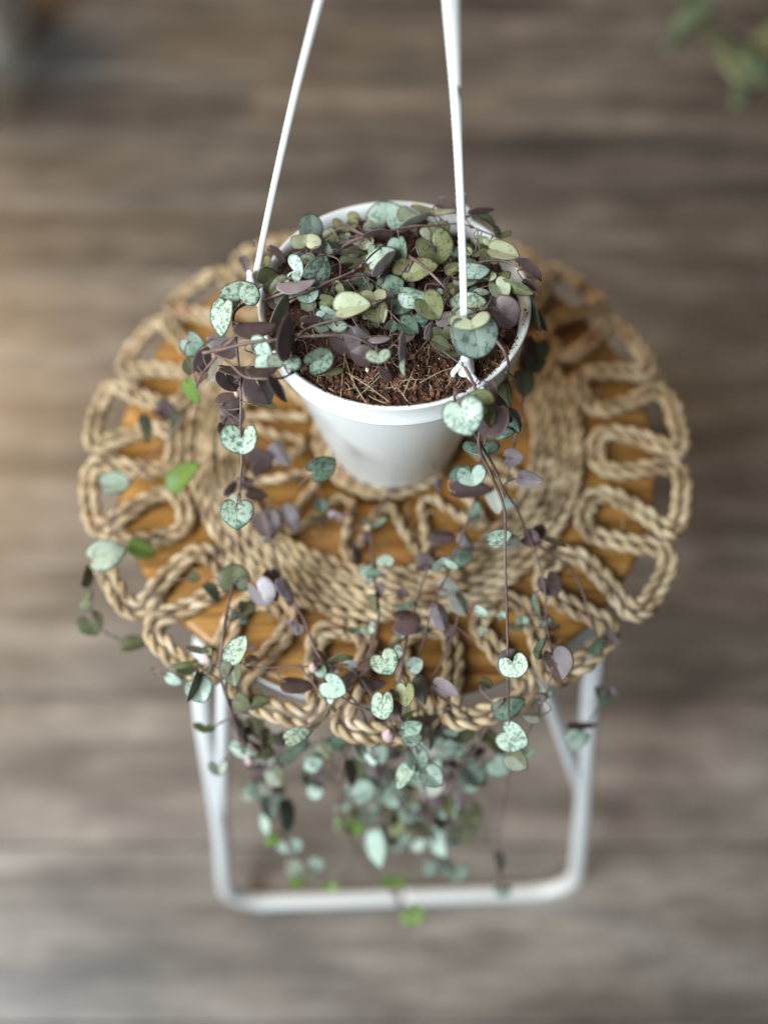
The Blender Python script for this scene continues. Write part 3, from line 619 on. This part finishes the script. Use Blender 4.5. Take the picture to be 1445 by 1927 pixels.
VN += [VP(P) for P in (
 [(480,560,122),(440,590,124),(445,650,116),(452,740,104),(454,830,88),(452,920,70),(449,985,52),(452,1040,20)],
 [(470,620,122),(425,650,118),(385,700,100),(360,750,70),(335,800,34),(250,900,22),(215,960,16),(200,1050,14),(170,1120,4),(190,1180,-8),(250,1215,-14)],
 [(455,900,52),(500,980,26),(530,1090,26),(570,1170,26),(600,1240,24),(665,1310,14),(700,1400,-20),(720,1520,-90),(715,1600,-130)],
 [(441,1090,32),(425,1160,32),(412,1250,24),(425,1310,8),(450,1370,-10),(500,1440,-50),(520,1530,-90),(550,1620,-135)],
 [(465,1258,22),(560,1256,24),(650,1252,22)], [(875,735,122),(855,740,124),(858,770,112)],[(870,690,124),(892,735,124),(905,790,110),(900,840,100),(925,890,88),(945,960,74),(948,1060,60),(953,1180,52),(957,1300,34),(958,1390,10)],
 [(885,800,108),(930,880,86),(970,960,64),(1005,1030,44),(1025,1110,36),(1030,1180,34),(1040,1250,32),(1020,1320,10),(985,1400,-20)],
 [(1010,1020,44),(1080,1080,26),(1120,1190,16),(1140,1290,-20),(1100,1370,-40)], [(915,800,100),(890,940,52),(855,1050,34),(815,1130,32),(795,1210,28),(780,1260,24)],
 [(950,700,114),(985,740,84),(970,820,70),(960,880,62),(940,960,46)], [(870,1130,26),(840,1230,20),(815,1290,18),(870,1340,8),(915,1400,-30),(890,1480,-70),(880,1560,-100)],
 [(740,915,10),(700,980,14),(705,1080,24),(715,1160,24),(690,1240,20),(655,1290,16),(590,1370,-5),(500,1430,-40)],
 [(560,1250,18),(600,1300,16),(650,1370,-6),(710,1440,-40),(760,1520,-80),(815,1600,-120),(860,1650,-150)],
 [(640,1235,20),(690,1290,18),(740,1370,6),(790,1450,-16),(810,1560,-100),(815,1640,-150)], [(830,1000,26),(800,1080,28),(770,1180,26),(755,1250,24),(745,1330,16),(780,1400,6),(800,1490,-40)],
 [(625,1300,26),(680,1330,20),(750,1350,8),(800,1420,-10)], [(560,1385,8),(620,1330,16),(690,1260,24),(725,1240,30)], [(445,1230,34),(425,1300,18),(440,1360,-4),(460,1420,-30)],
 [(945,1320,26),(900,1400,-20),(850,1480,-60),(800,1560,-100)], [(660,1380,-10),(640,1480,-60),(650,1560,-100),(700,1640,-140),(780,1720,-180)], [(935,1620,-130),(945,1680,-160),(938,1590,-120),(960,1440,-30)],
 [(500,1420,-40),(470,1340,0),(400,1370,-10)], [(520,1560,-100),(600,1650,-140),(680,1600,-125)])]
stems = []
for P in VN:
    Q = catmull(P, .0018); ph = random.uniform(0, 30); th = random.uniform(.0005, .0007); n = len(Q)
    Q = [q+Vector((noise.noise((q.x*60, q.z*60, ph)), noise.noise((q.y*60, q.x*60, ph+4)), noise.noise((q.x*60, q.y*60, ph+8))))*.0012 for q in Q]
    mb = MB(); mb.tube(Q, [th*(1.15-.45*i/n) for i in range(n)], 7); stems.append((mb, np.array([tuple(q) for q in Q]), Q))
for base, y, o in LEAVES:                    # petioles: a curved stalk from the nearest vine to each leaf
    bp = np.array(tuple(base)); best = None
    for s in stems:
        d = np.linalg.norm(s[1]-bp, axis=1); i = int(d.argmin())
        if best is None or d[i] < best[0]: best = (d[i], s, i)
    d, s, i = best; q = s[2][i]
    if d > .024: q = base-y*.010-Vector((0, 0, .008))
    m1 = q.lerp(base, .5)-y*min(.005, d*.4)
    Q = catmull([q, m1, base, base+y*.0016], .0014)
    s[0].tube(Q, .00029, 6)
    s[0].tube([base-y*.0009, base, base+y*.0009], [.0003, .0006, .0003], 6)
for s in stems:
    for k in range(len(s[2])//16):           # nodes
        i = random.randrange(2, len(s[2])-2); q = s[2][i]; t = (s[2][i+1]-q).normalized(); s[0].tube([q-t*.0012, q, q+t*.0012], [.0004, .00085, .0004], 7)
    s[0].build('stem', M_VINE, plant)
# buds
for px, py, h, s_ in ((590,1258,26,.0022),(731,1385,12,.0032),(392,1243,26,.0022),(470,1432,-34,.0026),(446,742,100,.0013)):
    c = at(px, py, h/1000); m = MB()
    P = [c-Vector((0, .3, 1))*s_*1.4, c-Vector((0, .3, 1))*s_, c-Vector((0, .2, .6))*s_, c, c+Vector((0, .2, .5))*s_, c+Vector((0, .3, .9))*s_, c+Vector((0, .35, 1.8))*s_]
    m.tube(catmull(P, s_*.3), [s_*x for x in np.interp(np.linspace(0, 1, len(catmull(P, s_*.3))), [0, .15, .35, .5, .65, .8, 1], [.2, .55, .9, 1, .85, .45, .2])], 12)
    m.build('flower_bud', M_BUD, plant)

print('NLEAVES', len(LEAVES))
# ------------------------------------------------------------------ things at the corners of the floor
M_CER = Mat('glazed_ceramic', .3, Base_Color=(.80, .76, .68, 1)).m
pl = thing('potted_plant', 'pale planter with green leaves standing on the floor at the upper left corner', 'plant', (-.70, 1.0, 0))
v, f = lathe([(.001, .002), (.062, .002), (.07, .006), (.092, .16), (.096, .165), (.096, .18), (.088, .18), (.084, .165), (.064, .012), (.001, .012)], 48, -.60, .985)
mesh_obj('planter', v, f, M_CER, pl)
v, f = lathe([(.001, .15), (.086, .15), (.086, .163), (.001, .168)], 32, -.60, .985); mesh_obj('soil', v, f, M_SOIL, pl)
LB = Mat('broad_leaf', .45); LB.color(LB.mix(LB.noise(LB.geo(), 20, 3), (.03, .065, .015), (.06, .11, .025))); M_BL = LB.m
LG = Mat('grey_green_leaf', .5); LG.color(LG.mix(LG.noise(LG.geo(), 20, 3), (.16, .20, .11), (.25, .29, .18))); M_GL = LG.m
def strapleaf(P, wd, mat, parent):
    Q = catmull(P, .012); n = len(Q); vs = []; fs = []
    for i, q in enumerate(Q):
        T_ = (Q[min(i+1, n-1)]-Q[max(i-1, 0)]).normalized(); W_ = T_.cross(Vector((0, .3, 1))).normalized(); N_ = W_.cross(T_)
        h = wd*max(.06, math.sin(math.pi*(.08+.9*i/(n-1)))**.6)
        for a, b_ in ((-1, .12), (-.5, .0), (0, -.08), (.5, 0), (1, .12), (.5, -.06), (0, -.16), (-.5, -.06)): vs.append(q+W_*h*a+N_*h*b_)
    for i in range(n-1):
        for k in range(8): fs.append((i*8+k, i*8+(k+1) % 8, i*8+8+(k+1) % 8, i*8+8+k))
    fs += [tuple(range(8)), tuple((n-1)*8+k for k in range(8))[::-1]]
    return mesh_obj('leaf', vs, fs, mat, parent)
hub = Vector((-.60, .985, .165))
for e, wd in (((-.53, .74, .035), .02), ((-.60, .84, .10), .02), ((-.80, 1.12, .3), .02), ((-.72, .86, .22), .018), ((-.70, 1.2, .32), .02)):
    e = Vector(e); strapleaf([hub, hub.lerp(e, .4)+Vector((0, 0, .09)), hub.lerp(e, .8)+Vector((0, 0, .05)), e], wd, M_BL, pl)
pr = thing('leafy_plant', 'dark pot of long grey green leaves reaching in at the upper right corner', 'plant', (.72, .88, 0))
M_DK = Mat('dark_pot', .5, Base_Color=(.02, .021, .02, 1)).m
v, f = lathe([(.001, .002), (.07, .002), (.08, .006), (.105, .19), (.110, .20), (.102, .20), (.075, .012), (.001, .012)], 48, .70, .86); mesh_obj('pot', v, f, M_DK, pr)
v, f = lathe([(.001, .17), (.099, .17), (.099, .185), (.001, .19)], 32, .70, .86); mesh_obj('soil', v, f, M_SOIL, pr)
hub = Vector((.70, .86, .185))
for P, wd in (([(1560,60,-.15),(1470,140,-.12),(1390,95,-.14),(1305,45,-.20)], .034), ([(1560,60,-.15),(1340,-40,-.10),(1310,30,-.14),(1255,95,-.2)], .036),
              ([(1600,30,-.15),(1490,60,-.10),(1425,130,-.12),(1385,200,-.18)], .036), ([(1600,30,-.15),(1500,-30,-.08),(1430,10,-.12)], .02)):
    strapleaf([hub]+[at(*q) for q in P[1:]], wd, M_GL, pr)
for e in ((.85, 1.0, .42), (.62, 1.05, .42), (.86, .74, .36), (.74, 1.1, .45)):
    e = Vector(e); strapleaf([hub, hub.lerp(e, .5)+Vector((0, 0, .08)), e], .018, M_GL, pr)
